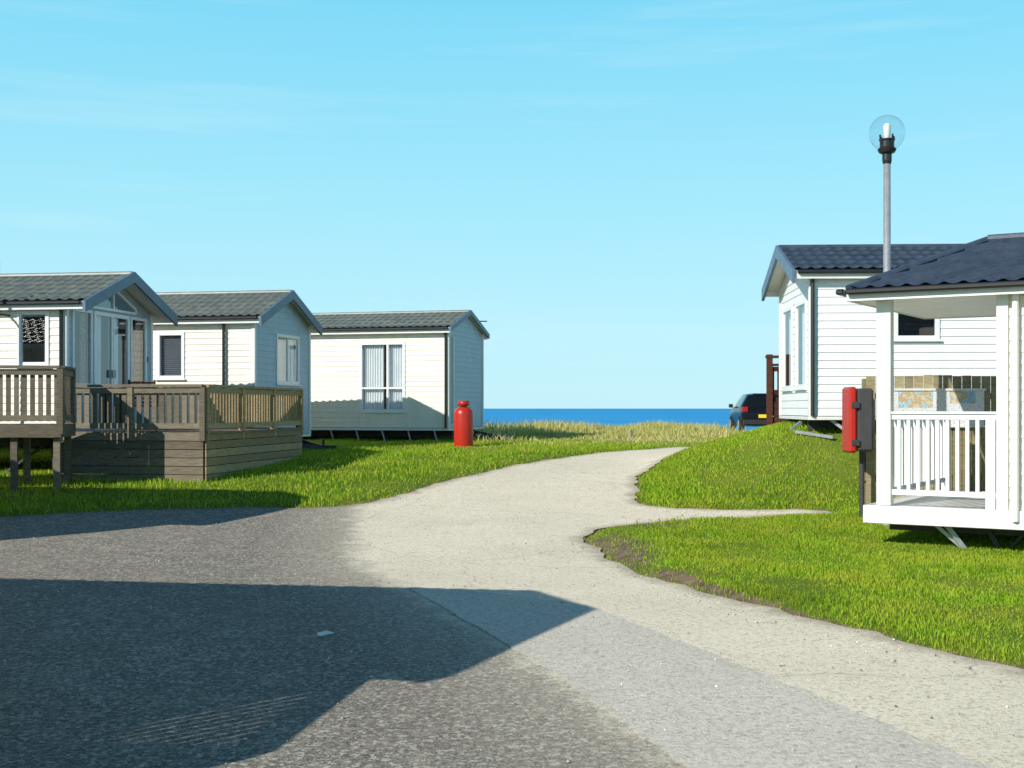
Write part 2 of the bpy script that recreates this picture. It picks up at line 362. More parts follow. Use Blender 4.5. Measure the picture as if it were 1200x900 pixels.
def blademat(name,cols,patch,pf=.6,dark=None):
    m,nt,b=newmat(name); g=N(nt,'ShaderNodeNewGeometry')
    c=ramp(nt,g.outputs['Random Per Island'],[(i/(len(cols)-1),c) for i,c in enumerate(cols)])
    n=noise(nt,1.1,5,.65,vec=g.outputs['Position'])
    c=mix(nt,mth(nt,'MULTIPLY',ramp(nt,n,[(.42,(0,0,0)),(.62,(1,1,1))]),pf),c,patch)
    if dark:
        n=noise(nt,.7,6,.7,vec=g.outputs['Position'])
        c=mix(nt,mth(nt,'MULTIPLY',ramp(nt,n,[(.34,(1,1,1)),(.48,(0,0,0))]),.6),c,dark)
    nt.links.new(c,b.inputs['Base Color']); b.inputs['Roughness'].default_value=.7; b.inputs['Specular IOR Level'].default_value=.2
    out=[x for x in nt.nodes if x.type=='OUTPUT_MATERIAL'][0]; t=N(nt,'ShaderNodeBsdfTranslucent'); nt.links.new(c,t.inputs[0])
    mx=N(nt,'ShaderNodeMixShader'); mx.inputs[0].default_value=.35; nt.links.new(b.outputs[0],mx.inputs[1]); nt.links.new(t.outputs[0],mx.inputs[2]); nt.links.new(mx.outputs[0],out.inputs[0])
    return m
bg=blademat('lawn_blades',[(.10,.23,.008),(.22,.42,.014),(.35,.54,.022),(.50,.56,.07)],(.46,.47,.045),.6,(.11,.21,.012))
bd=blademat('dune_blades',[(.34,.32,.07),(.66,.57,.22),(.86,.75,.38),(.46,.48,.11)],(.42,.48,.08),.5)
blades('lawn_grass',250000,.8,9,6,18.5,lambda x,y:.042+.012*vnoise(x,y,3,2),.009,lambda x,y:np.ones_like(x),bg)
blades('lawn_grass',150000,1.5,12,17.5,34,lambda x,y:.06+.02*vnoise(x,y,2,2),.016,lambda x,y:np.ones_like(x)*.9,bg)
blades('lawn_grass',130000,-12,3,16.5,36,lambda x,y:.07+.03*vnoise(x,y,2,4),.016,lambda x,y:np.ones_like(x)*.9,bg)
blades('dune_grass',170000,-6,12,26.5,52,lambda x,y:np.clip(.22+.24*vnoise(x,y,1.4,8),.06,.5)*(.25+.75*ss((y-29)/9))*np.where((x<-.9)&(y<35),.3,1),.026,
       lambda x,y:ss((y-27)/7)*np.clip(.6+.7*vnoise(x,y,1.1,11),.1,1)*np.where(x>6,ss((y-35)/4),1),bd,.8)
# ------------------------------------------------------------------ caravan parts
def wall(mb,O,U,Nn,W,z0,z1,holes=(),apex=None,board=.13,x0=0.0):
    top=z1 if apex is None else apex
    nb=int(math.ceil((top-z0)/board))
    def pt(u,z,off): return (O[0]+U[0]*u+Nn[0]*off, O[1]+U[1]*u+Nn[1]*off, z)
    def rng_u(z):
        if z<=z1 or apex is None: return x0,W
        t=(z-z1)/(apex-z1); return x0+(W-x0)/2*t, W-(W-x0)/2*t
    for i in range(nb):
        a=z0+i*board; b_=min(a+board,top)
        cuts=sorted({a,b_}|{z for h in holes for z in (h[2],h[3]) if a<z<b_}|({z1} if a<z1<b_ else set()))
        for ca,cb in zip(cuts,cuts[1:]):
            oa=.013*(1-(ca-a)/board); ob=.013*(1-(cb-a)/board)
            zm=(ca+cb)/2; hs=sorted((h[0],h[1]) for h in holes if h[2]<zm<h[3])
            la,ra=rng_u(ca); lb,rb=rng_u(cb)
            segs=[]; L_=(la,lb)
            for h0,h1 in hs:
                segs.append((L_,(h0,h0))); L_=(h1,h1)
            segs.append((L_,(ra,rb)))
            for (p0,p1),(q0,q1) in segs:
                if q0-p0<1e-4: continue
                mb.quad(pt(p0,ca,oa),pt(q0,ca,oa),pt(q1,cb,ob),pt(p1,cb,ob))
                if ca==a: mb.quad(pt(p0,ca,0),pt(q0,ca,0),pt(q0,ca,oa),pt(p0,ca,oa))
class Win:
    def __init__(s): s.fr=MB(); s.gl=MB(); s.inn=MB(); s.cu=MB(); s.cb=MB(); s.bl=MB()
    def add(s,O,U,Nn,u0,u1,z0,z1,mull=(),trans=(),cur='sides',fw=.05,deep=.5,dr=.05):
        def pt(u,z,o): return (O[0]+U[0]*u+Nn[0]*o,O[1]+U[1]*u+Nn[1]*o,z)
        def bx(mb,a,b_,c,d,o0,o1):
            p=pt(a,c,o0);q=pt(b_,d,o1); mb.box(p[0],q[0],p[1],q[1],c,d)
        bx(s.fr,u0-.02,u0+fw,z0-.02,z1+.02,-dr,.03); bx(s.fr,u1-fw,u1+.02,z0-.02,z1+.02,-dr,.03)
        bx(s.fr,u0+fw,u1-fw,z0-.02,z0+fw,-dr,.028); bx(s.fr,u0+fw,u1-fw,z1-fw,z1+.02,-dr,.028)
        for m_ in mull: bx(s.fr,m_-.028,m_+.028,z0+fw,z1-fw,-.045,.024)
        for t_ in trans: bx(s.fr,u0+fw,u1-fw,t_-.022,t_+.022,-.043,.021)
        bx(s.fr,u0-.05,u1+.05,z0-.05,z0-.021,-.02,.06)
        s.gl.quad(pt(u0+.03,z0+.03,-.0),pt(u1-.03,z0+.03,-.0),pt(u1-.03,z1-.03,-.0),pt(u0+.03,z1-.03,-.0))
        a,b_,c,d=u0-.05,u1+.05,z0-.05,z1+.05; e=-deep
        s.inn.quad(pt(a,c,e),pt(b_,c,e),pt(b_,d,e),pt(a,d,e))
        for q in ((a,c,b_,c),(a,d,b_,d),(a,c,a,d),(b_,c,b_,d)):
            s.inn.quad(pt(q[0],q[1],-.05),pt(q[2],q[3],-.05),pt(q[2],q[3],e),pt(q[0],q[1],e))
        def curtain(mb,a,b_,zt,zb,per=.07,amp=.018):
            n=max(4,int(abs(b_-a)/.012)); 
            for k in range(n):
                p=a+(b_-a)*k/n;q=a+(b_-a)*(k+1)/n
                f=lambda u:-.10+amp*math.sin(u/per*6.28+math.sin(u*9))
                mb.quad(pt(p,zb,f(p)),pt(q,zb,f(q)),pt(q,zt,f(q)),pt(p,zt,f(p)))
        w=u1-u0
        if cur=='sides': curtain(s.cu,u0+.03,u0+w*.2,z1,z0); curtain(s.cu,u1-w*.2,u1-.03,z1,z0)
        if cur=='net': curtain(s.cu,u0+.03,u1-.03,z1,z0,.09,.012)
        if cur=='mostly': curtain(s.cu,u0+.03,u0+w*.42,z1,z0); curtain(s.cu,u0+w*.5,u1-.03,z1,z0)
        if cur=='brown': curtain(s.cb,u0+.03,u0+w*.34,z1,z0); curtain(s.cb,u1-w*.34,u1-.03,z1,z0)
        if cur=='doors':
            for q in (0,.5): curtain(s.cb,u0+.05+w*q,u0+w*(q+.2),z1,z0); curtain(s.cu,u0+w*(q+.2),u0+w*(q+.34),z1,z0)
        if cur=='swag':
            n=30
            for k in range(n):
                p=u0+.03+(w-.06)*k/n;q=u0+.03+(w-.06)*(k+1)/n
                f=lambda u:z1-.12-.22*abs(2*(u-u0)/w-1)**2
                s.cu.quad(pt(p,f(p),-.1),pt(q,f(q),-.1),pt(q,z1,-.1),pt(p,z1,-.1))
        if cur=='blind':
            zz=z0+.02
            while zz<z1-.02:
                s.bl.quad(pt(u0+.03,zz,-.06),pt(u1-.03,zz,-.06),pt(u1-.03,zz+.035,-.085),pt(u0+.03,zz+.035,-.085)); zz+=.042
    def done(s,par):
        s.fr.obj('window_frames',M['upvc'],par,.004)
        s.gl.obj('window_glass',M['glass'],par); s.inn.obj('window_interior',M['interior'],par)
        if s.cu.v: s.cu.obj('curtains',M['curtain'],par,smooth=True)
        if s.cb.v: s.cb.obj('patterned_curtains',M['curtainb'],par,smooth=True)
        if s.bl.v: s.bl.obj('blinds',M['blind'],par)
def tiles(mb,E,u,s,n,L,Sl,a_cut=0,b_cut=0,per=.2,course=.34):
    """E eave start, u unit along eave, s up slope, n normal; a_cut/b_cut = inset at top (hips)"""
    E,u,s,n=map(Vector,(E,u,s,n)); nu=int(L/ (per/6))
    nc=int(round(Sl/course)); course=Sl/nc; rows=[]
    for k in range(nc): rows+=[(k*course,.042),((k+1)*course,.004)]
    base=len(mb.v)
    for t,hh in rows:
        a=a_cut*t/Sl;b_=L-b_cut*t/Sl
        for k in range(nu+1):
            uu=a+(b_-a)*k/nu; w=math.sin(uu/per*2*math.pi); h=.022*(w if w>-.3 else -.3)
            mb.v.append(tuple(E+u*uu+s*t+n*(hh+h)))
    for r in range(len(rows)-1):
        for k in range(nu):
            i=base+r*(nu+1)+k; mb.f.append((i,i+1,i+nu+2,i+nu+1))
def caravan(name,X,Y,a,sg,L,w,zb,ze,zr,side,end,roofm,sidewins=(),endwins=(),ov=.25,ovy=.16,bargem='trimd',bargeh=.16,pipes=(),
            hitch=True,ground_=None,extra=None,cornerm='trimw'):
    e=empty(name,X,Y,0,-a); ws=MB(); we=MB(); win=Win()
    G=g1(X,Y) if ground_ is None else ground_
    O=(0,0);Us=(sg,0);Ns=(0,-1);Ue=(0,1);Ne=(-sg,0)
    wall(ws,O,Us,Ns,L,zb,ze,[q[:4] for q in sidewins])
    wall(ws,(0,w),Us,(0,1),L,zb,ze)
    wall(we,O,Ue,Ne,w,zb,ze,[q[:4] for q in endwins],apex=zr)
    wall(we,(sg*L,0),Ue,(sg,0),w,zb,ze,apex=zr)
    for q in sidewins: win.add(O,Us,Ns,*q[:4],**(q[4] if len(q)>4 else {}))
    for q in endwins: win.add(O,Ue,Ne,*q[:4],**(q[4] if len(q)>4 else {}))
    ws.obj('side_walls',M[side],e); we.obj('end_walls',M[end],e); win.done(e)
    t=MB()
    for cx in (0,sg*L):
        o=-sg if cx==0 else sg
        for cy,oy in ((0,-1),(w,1)):
            t.box(cx-o*.05,cx+o*.034,cy-oy*.05,cy+oy*.034,zb-.01,ze)
    t.box(0-sg*.03,sg*L+sg*.03,-.036,-.004,zb-.07,zb-.012); t.box(-sg*.03,sg*L+sg*.03,w+.004,w+.036,zb-.07,zb-.012)
    t.box(-sg*.036,-sg*.004,-.003,w+.003,zb-.07,zb-.012)
    t.obj('trims',M[cornerm],e,.006)
    fl=MB(); fl.box(0.01*sg,sg*(L-.01),.01,w-.01,zb-.06,zb+.02); 
    for yy in (.55,w-.55): fl.box(sg*.05,sg*(L-.1),yy-.04,yy+.04,zb-.24,zb-.062)
    xs=np.arange(.5,L,1.3)
    for xx in xs:
        for yy in (.5,w-.5):
            gg=G-.03
            fl.cyl((sg*xx,yy,gg),(sg*xx,yy,zb-.2),.03,n=8); fl.box(sg*xx-.12,sg*xx+.12,yy-.12,yy+.12,gg-.2,gg+.05)
    for xx in xs[::2]: fl.beam((sg*xx,.5,zb-.1),(sg*(xx+.9),.5,G+.05),.04,.04)
    if hitch:
        hl=.95 if hitch is True else hitch
        for yy in (.6,w-.6): fl.beam((sg*.2,yy,zb-.12),(-sg*hl,w/2,zb-.28),.06,.1)
        fl.beam((-sg*(hl-.15),w/2,zb-.28),(-sg*(hl+.3),w/2,zb-.28),.08,.1)
        fl.cyl((-sg*hl,w/2,G-.1),(-sg*hl,w/2,zb-.1),.03)
    fl.obj('chassis',M['chassis'],e)
    wh=MB()
    for xx in (L*.5,L*.5+.75):
        for yy in (.35,w-.35): wh.cyl((sg*xx,yy-.1,G+.3),(sg*xx,yy+.1,G+.3),.3,n=20)
    wh.obj('wheels',M['rubber'],e)
    hw=w/2; p=(zr-ze)/hw; lift=.05
    Sl=math.hypot(hw+ovy,p*(hw+ovy)); c=(hw+ovy)/Sl; sn=p*(hw+ovy)/Sl
    zeav=ze-ovy*p+lift; xa=-sg*ov; LL=L+ov+.2
    r=MB()
    tiles(r,(xa,-ovy,zeav),(sg,0,0),(0,c,sn),(0,-sn,c),LL,Sl)
    tiles(r,(xa,w+ovy,zeav),(sg,0,0),(0,-c,sn),(0,sn,c),LL,Sl)
    r.cyl((xa,hw,zr+lift+.01),(xa+sg*LL,hw,zr+lift+.01),.055,n=10)
    r.obj('roof',M[roofm],e,smooth=False)
    f=MB(); xb=xa+sg*LL
    f.quad((xa,-ovy,zeav-.02),(xb,-ovy,zeav-.02),(xb,hw,zr+lift-.02),(xa,hw,zr+lift-.02))
    f.quad((xa,w+ovy,zeav-.02),(xb,w+ovy,zeav-.02),(xb,hw,zr+lift-.02),(xa,hw,zr+lift-.02))
    f.box(xa,xb,-ovy-.02,-ovy,zeav-.13,zeav+.0); f.box(xa,xb,w+ovy,w+ovy+.02,zeav-.13,zeav)
    f.box(xa,xb,-ovy+.001,-.03,zeav-.13,zeav-.11)
    f.obj('fascia',M['trimw'],e)
    gt=MB(); gt.beam((xa+sg*.03,-ovy-.06,zeav-.02),(xb,-ovy-.06,zeav-.02),.08,.06); gt.obj('gutter',M['trimblk'],e,.015)
    bg_=MB()
    for xx,o in ((xa,-sg),(xb,sg)):
        for y0,y1 in ((-ovy-.05,hw),(w+ovy+.05,hw)):
            zz0=zeav-.05*p
            q=[(y0,zz0+.03),(y1,zr+lift+.055),(y1,zr+lift+.055-bargeh),(y0,zz0+.03-bargeh)]
            i=len(bg_.v)
            for dx in (0,o*.05):
                for yy,z_ in q: bg_.v.append((xx+dx+o*.002,yy,z_))
            bg_.f+=[tuple(i+k for k in t_) for t_ in ((0,1,2,3),(7,6,5,4),(0,4,5,1),(1,5,6,2),(2,6,7,3),(3,7,4,0))]
    bg_.obj('barge_boards',M[bargem],e)
    pi=MB()
    for pu in pipes: pi.cyl((sg*pu,-.07,zb),(sg*pu,-.07,ze-.08),.032,n=8)
    if pipes: pi.obj('downpipe',M['trimblk'],e)
    if extra: extra(e)
    return e
R=math.radians
def ex1(e):
    g=MB(); x=.03
    m,nt,b=newmat('apex_glazing'); b.inputs['Base Color'].default_value=(.16,.24,.30,1); b.inputs['Roughness'].default_value=.06; b.inputs['Specular IOR Level'].default_value=1.0
    g.quad((x,.75,3.40),(x,2.55,3.40),(x,2.55,3.47),(x,1.65,3.80),(x,.75,3.47)); g.obj('apex_glass',m,e)
    f=MB(); pts=[(.75,3.40),(2.55,3.40),(2.55,3.47),(1.65,3.80),(.75,3.47)]
    for i in range(5):
        a=pts[i];b_=pts[(i+1)%5]; f.beam((x+.01,a[0],a[1]),(x+.01,b_[0],b_[1]),.045,.045,(1,0,0))
    f.beam((x+.012,1.65,3.42),(x+.012,1.65,3.78),.04,.035,(1,0,0))
    f.obj('apex_frame',M['upvc'],e)
    s=MB(); s.cyl((-1.05,-.35,1.36),(-1.05,-.35,4.1),.028,n=8); s.beam((-1.05,-.35,3.2),(-1.05,0,3.2),.03,.03); s.obj('aerial_mast',M['chassis'],e)
    d=MB(); d.cyl((.03,3.13,2.55),(.045,3.13,2.55),.06); d.obj('round_badge',paint('blue_badge',(.05,.2,.55),.4,.1,grime=False),e)
    d=MB(); d.box(.03,.07,1.60,1.64,2.15,2.3); d.box(.03,.07,1.67,1.71,2.15,2.3); d.obj('door_handles',M['galv'],e)
caravan('static_caravan',-7.67,22.0,R(9.5),-1,9.5,3.3,1.16,3.42,4.0,'cream','bluegrey_shade','roofg',
  [(.32,.87,2.34,3.26,{'cur':'none'}),(3,4.6,1.9,3.1)],
  [(.22,.88,2.0,3.32,{'cur':'brown','dr':.02,'fw':.035}),(.98,2.32,1.24,3.32,{'mull':(1.65,),'cur':'doors','dr':.02}),(2.42,3.04,2.0,3.32,{'cur':'brown','dr':.02,'fw':.035})],
  ov=.42,bargeh=.2,pipes=(.05,),extra=ex1,ground_=.42,hitch=False)
caravan('static_caravan',-5.44,27.0,R(12),-1,9.5,3.2,1.0,3.52,4.12,'cream','bluegrey_shade','roofg',
  [(1.6,2.2,2.24,3.2,{'cur':'blind'}),(3.6,5,1.9,3.1)],
  [(1.2,2.5,2.15,3.22,{'mull':(1.85,),'cur':'net'})],
  ov=.2,bargeh=.2,pipes=(.66,),ground_=.58)
def ex3(e):
    s=MB(); s.cyl((-.1,3.0,3.5),(-.1,3.0,4.0),.02,n=8); s.beam((-.1,2.8,3.95),(.05,3.3,3.98),.03,.03); s.obj('tv_aerial',M['chassis'],e)
    d=MB(); d.box(.02,.05,.32,.36,1.2,3.4); d.obj('panel_joint',M['trimw'],e)
    g=MB()
    for xx in (-.4,-1.1,-1.8,-2.5,-3.2): g.beam((xx,.08,1.06),(xx+.12,.1,.64),.035,.035)
    g.beam((.35,1.0,1.0),(.1,.6,.62),.05,.05); g.beam((.2,.3,.98),(.5,.2,.64),.05,.05); g.obj('steadies',M['galv'],e)
caravan('static_caravan',-1.6,32.0,R(15),-1,9.0,3.05,1.10,3.60,4.05,'cream2','bluegrey_shade','roofg',
  [(1.15,2.34,1.52,3.25,{'mull':(1.6,),'cur':'mostly','trans':(2.1,)}),(4.5,5.5,2.1,3.1)],[],
  ov=.10,bargeh=.12,pipes=(.04,),extra=ex3,ground_=.66,bargem='trimd')
def ex4(e):
    s=MB()
    s.beam((.1,1.0,1.42),(-.18,.9,1.22),.05,.05); s.beam((-.15,.5,1.2),(.35,-.12,1.12),.05,.05); s.beam((.35,.1,1.4),(.75,.0,1.1),.05,.05)
    s.obj('corner_steadies',M['galv'],e)
    s=MB(); z_=.9
    while z_<1.30: s.box(.12,.15,1.4,3.1,z_,z_+.09); z_+=.10
    s.obj('brown_plinth',M['woodb'],e)
caravan('static_caravan',4.9,21.0,R(3),1,10,3.1,1.47,3.84,4.36,'white','white','roofb',
  [(1.36,2.06,2.73,3.42,{'cur':'swag'}),(4,5.5,2.2,3.3)],
  [(.35,1.35,1.95,3.4,{'cur':'net','dr':.02}),(1.75,2.75,1.95,3.4,{'cur':'net','dr':.02})],
  ov=.28,bargeh=.22,pipes=(.02,),ground_=1.1,hitch=False,extra=ex4)
caravan('static_caravan',-7.6,13.5,R(8),-1,9.5,3.2,.5,3.0,3.6,'cream','cream','roofg',[(1,2,1.6,2.7),(4,5,1.6,2.7)],[(.5,2.6,1.3,2.7,{'mull':(1.5,)})],ov=.3,ground_=.0,hitch=False)
caravan('static_caravan',-4.2,4.42,R(9),-1,9.5,3.2,.45,2.95,3.5,'cream','cream','roofg',[(1,2,1.6,2.7),(4,5,1.6,2.7)],[(.5,2.6,1.3,2.7,{'mull':(1.5,)})],ov=.35,ground_=.0,hitch=False)
def caravan_porch():
    e=empty('static_caravan',4.02,14.4,0,-R(32)); w=3.0; L=9; px=1.42; zb=.5; ze=2.92; zr=3.5
    ws=MB(); wall(ws,(px,0),(1,0),(0,-1),L-px,zb,ze,[(1.5,3,1.3,2.6)]); wall(ws,(px,w),(1,0),(0,1),L-px,zb,ze)
    wall(ws,(px,0),(0,1),(-1,0),w,zb,ze,[(.9,2.3,.75,2.6)]); wall(ws,(L,0),(0,1),(1,0),w,zb,ze,apex=zr); ws.obj('walls',M['cream2'],e)
    win=Win(); win.add((px,0),(1,0),(0,-1),1.5,3,1.3,2.6,mull=(2.2,)); win.add((px,0),(0,1),(-1,0),.9,2.3,.75,2.6,mull=(1.6,)); win.done(e)
    t=MB()
    t.box(px-.05,px+.07,-.045,.06,zb-.14,ze); t.box(px-.05,px+.07,w-.06,w+.045,zb-.14,ze)
    t.box(.08,.24,-.01,.13,zb+.012,ze-.05)
    t.box(-.02,L,-.06,-.025,zb-.19,zb+.01); t.box(-.02,L,w+.025,w+.06,zb-.19,zb+.01); t.box(-.055,-.021,-.06,w+.06,zb-.19,zb+.01)
    t.box(-.02,px,-.024,w+.024,zb-.06,zb)
    t.obj('trims_and_posts',M['trimw'],e,.006)
    r=MB()
    for z_,h in ((1.5,.06),(.66,.06)):
        r.box(.241,px-.051,.02,.08,z_-h/2,z_+h/2); r.box(.10,.16,.131,w-.051,z_-h/2,z_+h/2)
    r.box(.241,px-.051,.0,.10,1.531,1.56); r.box(.08,.18,.131,w-.051,1.531,1.56); r.box(.08,.18,w-.05,w+.05,zb+.01,1.56)
    xx=.32
    while xx<px-.1: r.box(xx-.02,xx+.02,.03,.07,.69,1.47); xx+=.105
    yy=.22
    while yy<w-.15: r.box(.11,.15,yy-.02,yy+.02,.69,1.47); yy+=.21
    r.box(px-.17,px-.07,.0,.09,zb+.01,1.47)
    r.obj('balustrade',M['upvc'],e,.004)
    c=MB(); c.box(px,L-.02,.02,w-.02,zb-.08,zb+.02)
    for yy in (.5,w-.5): c.box(.1,L-.1,yy-.04,yy+.04,zb-.3,zb-.08)
    for xx in (1.15,3,5,7):
        for yy in (.45,w-.45): 
            c.beam((xx,yy,zb-.18),(xx+.2,yy,-.02),.05,.05); c.box(xx+.1,xx+.32,yy-.11,yy+.11,-.05,.03); c.beam((xx+.5,yy,zb-.18),(xx+.25,yy,.05),.03,.03)
    c.obj('chassis',M['chassis'],e)
    lg=MB(); 
    lg.beam((.75,.1,zb-.1),(1.0,.25,.02),.06,.05); lg.beam((.62,.1,zb-.12),(.95,.25,.06),.03,.04); lg.box(.93,1.1,.16,.34,-.03,.04); lg.obj('corner_steady',M['galv'],e)
    oy=.2; hw=w/2; p=(zr-ze)/hw; z0=ze-oy*p+.06; x0=-.18; zt=zr+.06; ins=1.0; Sl=math.hypot(hw+oy,zt-z0); cc=(hw+oy)/Sl; sn=(zt-z0)/Sl
    rf=MB(); tiles(rf,(x0,-oy,z0),(1,0,0),(0,cc,sn),(0,-sn,cc),L-x0+.2,Sl,a_cut=ins+.15)
    tiles(rf,(x0,w+oy,z0),(1,0,0),(0,-cc,sn),(0,sn,cc),L-x0+.2,Sl,a_cut=ins+.15)
    a=ins+.15; S2=math.hypot(a,zt-z0); c2=a/S2; s2=(zt-z0)/S2
    tiles(rf,(x0,w+oy,z0),(0,-1,0),(c2,0,s2),(-s2,0,c2),w+2*oy,S2,a_cut=hw+oy-.02,b_cut=hw+oy-.02)
    for yy in (-oy,w+oy): rf.cyl((x0,yy,z0+.03),(x0+a,hw,zt+.03),.045,n=8)
    rf.cyl((x0+a,hw,zt+.03),(L+.2,hw,zt+.03),.06,n=8)
    rf.obj('roof',M['roofb'],e)
    f=MB(); f.box(x0,L+.2,-oy-.02,-oy,z0-.11,z0+.01); f.box(x0,L+.2,w+oy,w+oy+.02,z0-.11,z0+.01); f.box(x0-.02,x0-.001,-oy-.02,w+oy+.02,z0-.11,z0+.01)
    f.box(x0,L+.2,-oy,w+oy,z0-.10,z0-.08); f.obj('fascia',M['trimw'],e)
    g=MB(); g.beam((x0,-oy-.07,z0-.01),(L,-oy-.07,z0-.01),.09,.06); g.beam((x0-.07,-oy-.1,z0-.01),(x0-.07,w+oy+.1,z0-.01),.09,.06); g.obj('gutter',M['trimblk'],e,.015)
    d=MB(); d.cyl((px+.15,-.08,zb-.1),(px+.15,-.08,ze-.05),.034,n=10); d.obj('downpipe',M['trimw'],e)
caravan_porch()
# ------------------------------------------------------------------ decks
def railing(mb,p,q,zf,zt,gap=.135,bw=.085,th=.025,posts=True,lo=.1):
    p=Vector((*p,0));q=Vector((*q,0)); L=(q-p).length; d=(q-p).normalized(); n=Vector((-d.y,d.x,0))
    A=lambda t,z,o=0:(p+d*t+n*o+Vector((0,0,z)))
    mb.beam(A(0,zt),A(L,zt),.11,.045); mb.beam(A(0,zt-.08),A(L,zt-.08),.04,.09); mb.beam(A(0,zf+lo),A(L,zf+lo),.04,.09)
    k=int(L/gap)
    for i in range(k+1):
        t=(i+.5)*L/(k+1); mb.beam(A(t,zf+lo-.05,.034),A(t,zt-.04,.034),bw,th,up=tuple(n))
    if posts:
        np_=max(1,int(round(L/1.4)))
        for i in range(np_+1): mb.beam(A(L*i/np_,zf-.15),A(L*i/np_,zt-.023),.09,.09,up=tuple(n))
def skirt(mb,p,q,z0,z1,h=.14):
    p=Vector((*p,0));q=Vector((*q,0)); z_=z1-h
    while z_>z0-.2:
        mb.beam(p+Vector((0,0,z_+h/2)),q+Vector((0,0,z_+h/2)),.025,h-.012); z_-=h
e=empty('timber_deck',-7.67,22.0,0,-R(9.5))
fl=MB(); zf=1.2; x=.07
while x<2.66: fl.box(x,x+.12,-.35,4.48,zf-.03,zf); x+=.128
fl.obj('deck_boards',M['wood'],e)
jo=MB(); jo.box(.1,2.6,-.30,4.42,.2,.205); 
for yy in np.arange(-.25,4.4,.6): jo.box(.1,2.6,yy,yy+.05,zf-.18,zf-.035)
for xx in (.15,1.35,2.55):
    for yy in (-.2,2,4.3): jo.box(xx-.05,xx+.05,yy-.05,yy+.05,.2,zf-.19)
jo.obj('joists',M['wood'],e)
r1=MB(); railing(r1,(.1,-.37),(2.65,-.37),zf,1.97); skirt(r1,(.02,-.38),(2.66,-.38),.36,zf-.01); r1.obj('front_railing',M['wood'],e)
r2=MB(); railing(r2,(2.67,-.3),(2.67,4.5),zf,1.97); skirt(r2,(2.69,-.36),(2.69,4.5),.4,zf-.01); r2.obj('side_railing',M['woodlit'],e)  # side face uses the wood with sunlight painted in
r3=MB(); railing(r3,(.9,4.52),(2.62,4.52),zf,1.97); skirt(r3,(.1,4.52),(2.66,4.52),.5,zf-.01); r3.obj('back_railing',M['wood'],e)
e=empty('patio_chair',-6.55,22.7,1.2,R(20)); f=MB()
for xx in (-.22,.22):
    for yy in (-.22,.22): f.beam((xx,yy,0),(xx,yy,.44 if yy<0 else .9),.035,.035)
f.box(-.25,.25,-.25,.25,.42,.46)
for k in range(6): f.beam((-.22,.22,.5+.07*k),(.22,.22,.5+.07*k),.02,.035)
for xx in (-.24,.24): f.beam((xx,-.24,.66),(xx,.24,.66),.045,.03); f.beam((xx,-.22,.44),(xx,-.22,.66),.03,.03)
f.obj('frame',M['woodb'],e)
e=empty('timber_deck',-7.06,20.05,0,R(10))
zf=1.34; fl=MB(); y=.03
while y<1.2: fl.box(-6,0,y,y+.12,zf-.03,zf); y+=.128
fl.box(-6,0,-.02,.025,zf-.2,zf+.002); fl.box(.002,.03,0,1.2,zf-.2,zf); fl.obj('deck_boards',M['wood'],e)
r=MB(); railing(r,(-6,0.02),(-.02,.02),zf,2.24,gap=.12,bw=.07); railing(r,(-.02,.1),(-.02,1.2),zf,2.24,gap=.12,bw=.07); r.obj('railing',M['wood'],e)
p_=MB()
for xx in (-5.4,-3.6,-.72,-.08):
    for yy in (.1,1.1): p_.box(xx-.05,xx+.05,yy-.05,yy+.05,.15,zf-.031)
p_.beam((-6,.1,zf-.12),(-.05,.1,zf-.12),.05,.15); p_.obj('posts',M['wood'],e)
e=empty('timber_deck',-4.2,4.42,0,-R(9)); fl=MB(); fl.box(.08,1.35,.0,1.7,.45,.5); 
for xx in (.2,1.25):
    for yy in (.1,1.6): fl.box(xx-.05,xx+.05,yy-.05,yy+.05,-.02,.449)
railing(fl,(1.33,.02),(1.33,1.7),.5,1.45); railing(fl,(.15,.02),(1.27,.02),.5,1.45); fl.obj('deck',M['wood'],e)
e=empty('brown_timber_deck',4.92,24.45,0,-R(12)); d=MB()
d.box(0.02,3,0.02,1.0,1.72,1.80); skirt(d,(0,0),(3,0),.9,1.72); skirt(d,(0,0),(0,1.0),.8,1.72)
railing(d,(0,0),(3,0),1.8,2.42,gap=.12,bw=.06); railing(d,(0,.06),(0,1.0),1.8,2.42,gap=.12,bw=.06)
d.box(-.06,.06,-.06,.06,1.1,2.62); d.box(-.08,.42,-.07,.07,2.55,2.60)
d.obj('deck',M['woodb'],e)
# ------------------------------------------------------------------ fence + notice board + extinguisher box
e=empty('wooden_fence',0,0); f=MB(); x=4.83
while x<9.2:
    gy_=17.45; h=2.04+random.uniform(-.012,.012); f.box(x,x+.118,gy_-.01,gy_+.012,g1(x,gy_)-.05,h); x+=.131
f.box(4.8,9.2,17.463,17.51,1.72,1.8); f.box(4.8,9.2,17.463,17.51,.6,.68)
for x in (4.86,6.8,8.8): f.box(x-.05,x+.05,17.512,17.61,-.1,2.0)
f.obj('boards',M['woodf'],e)
e=empty('notice_board',0,0); f=MB(); f.box(5.10,6.42,17.40,17.435,1.36,1.84); 
m,nt,b=newmat('printed_panel'); tc=N(nt,'ShaderNodeTexCoord')
sx=N(nt,'ShaderNodeSeparateXYZ'); nt.links.new(tc.outputs['Object'],sx.inputs[0])
n=noise(nt,7,3)
pic=ramp(nt,n,[(.0,(.30,.50,.7)),(.45,(.45,.66,.8)),(.5,(.55,.42,.25)),(.6,(.66,.60,.45))],'CONSTANT')
br=N(nt,'ShaderNodeTexNoise'); br.inputs['Scale'].default_value=30; mp=N(nt,'ShaderNodeMapping'); mp.inputs['Scale'].default_value=(1,1,3.2); nt.links.new(tc.outputs['Object'],mp.inputs[0]); nt.links.new(mp.outputs[0],br.inputs['Vector'])
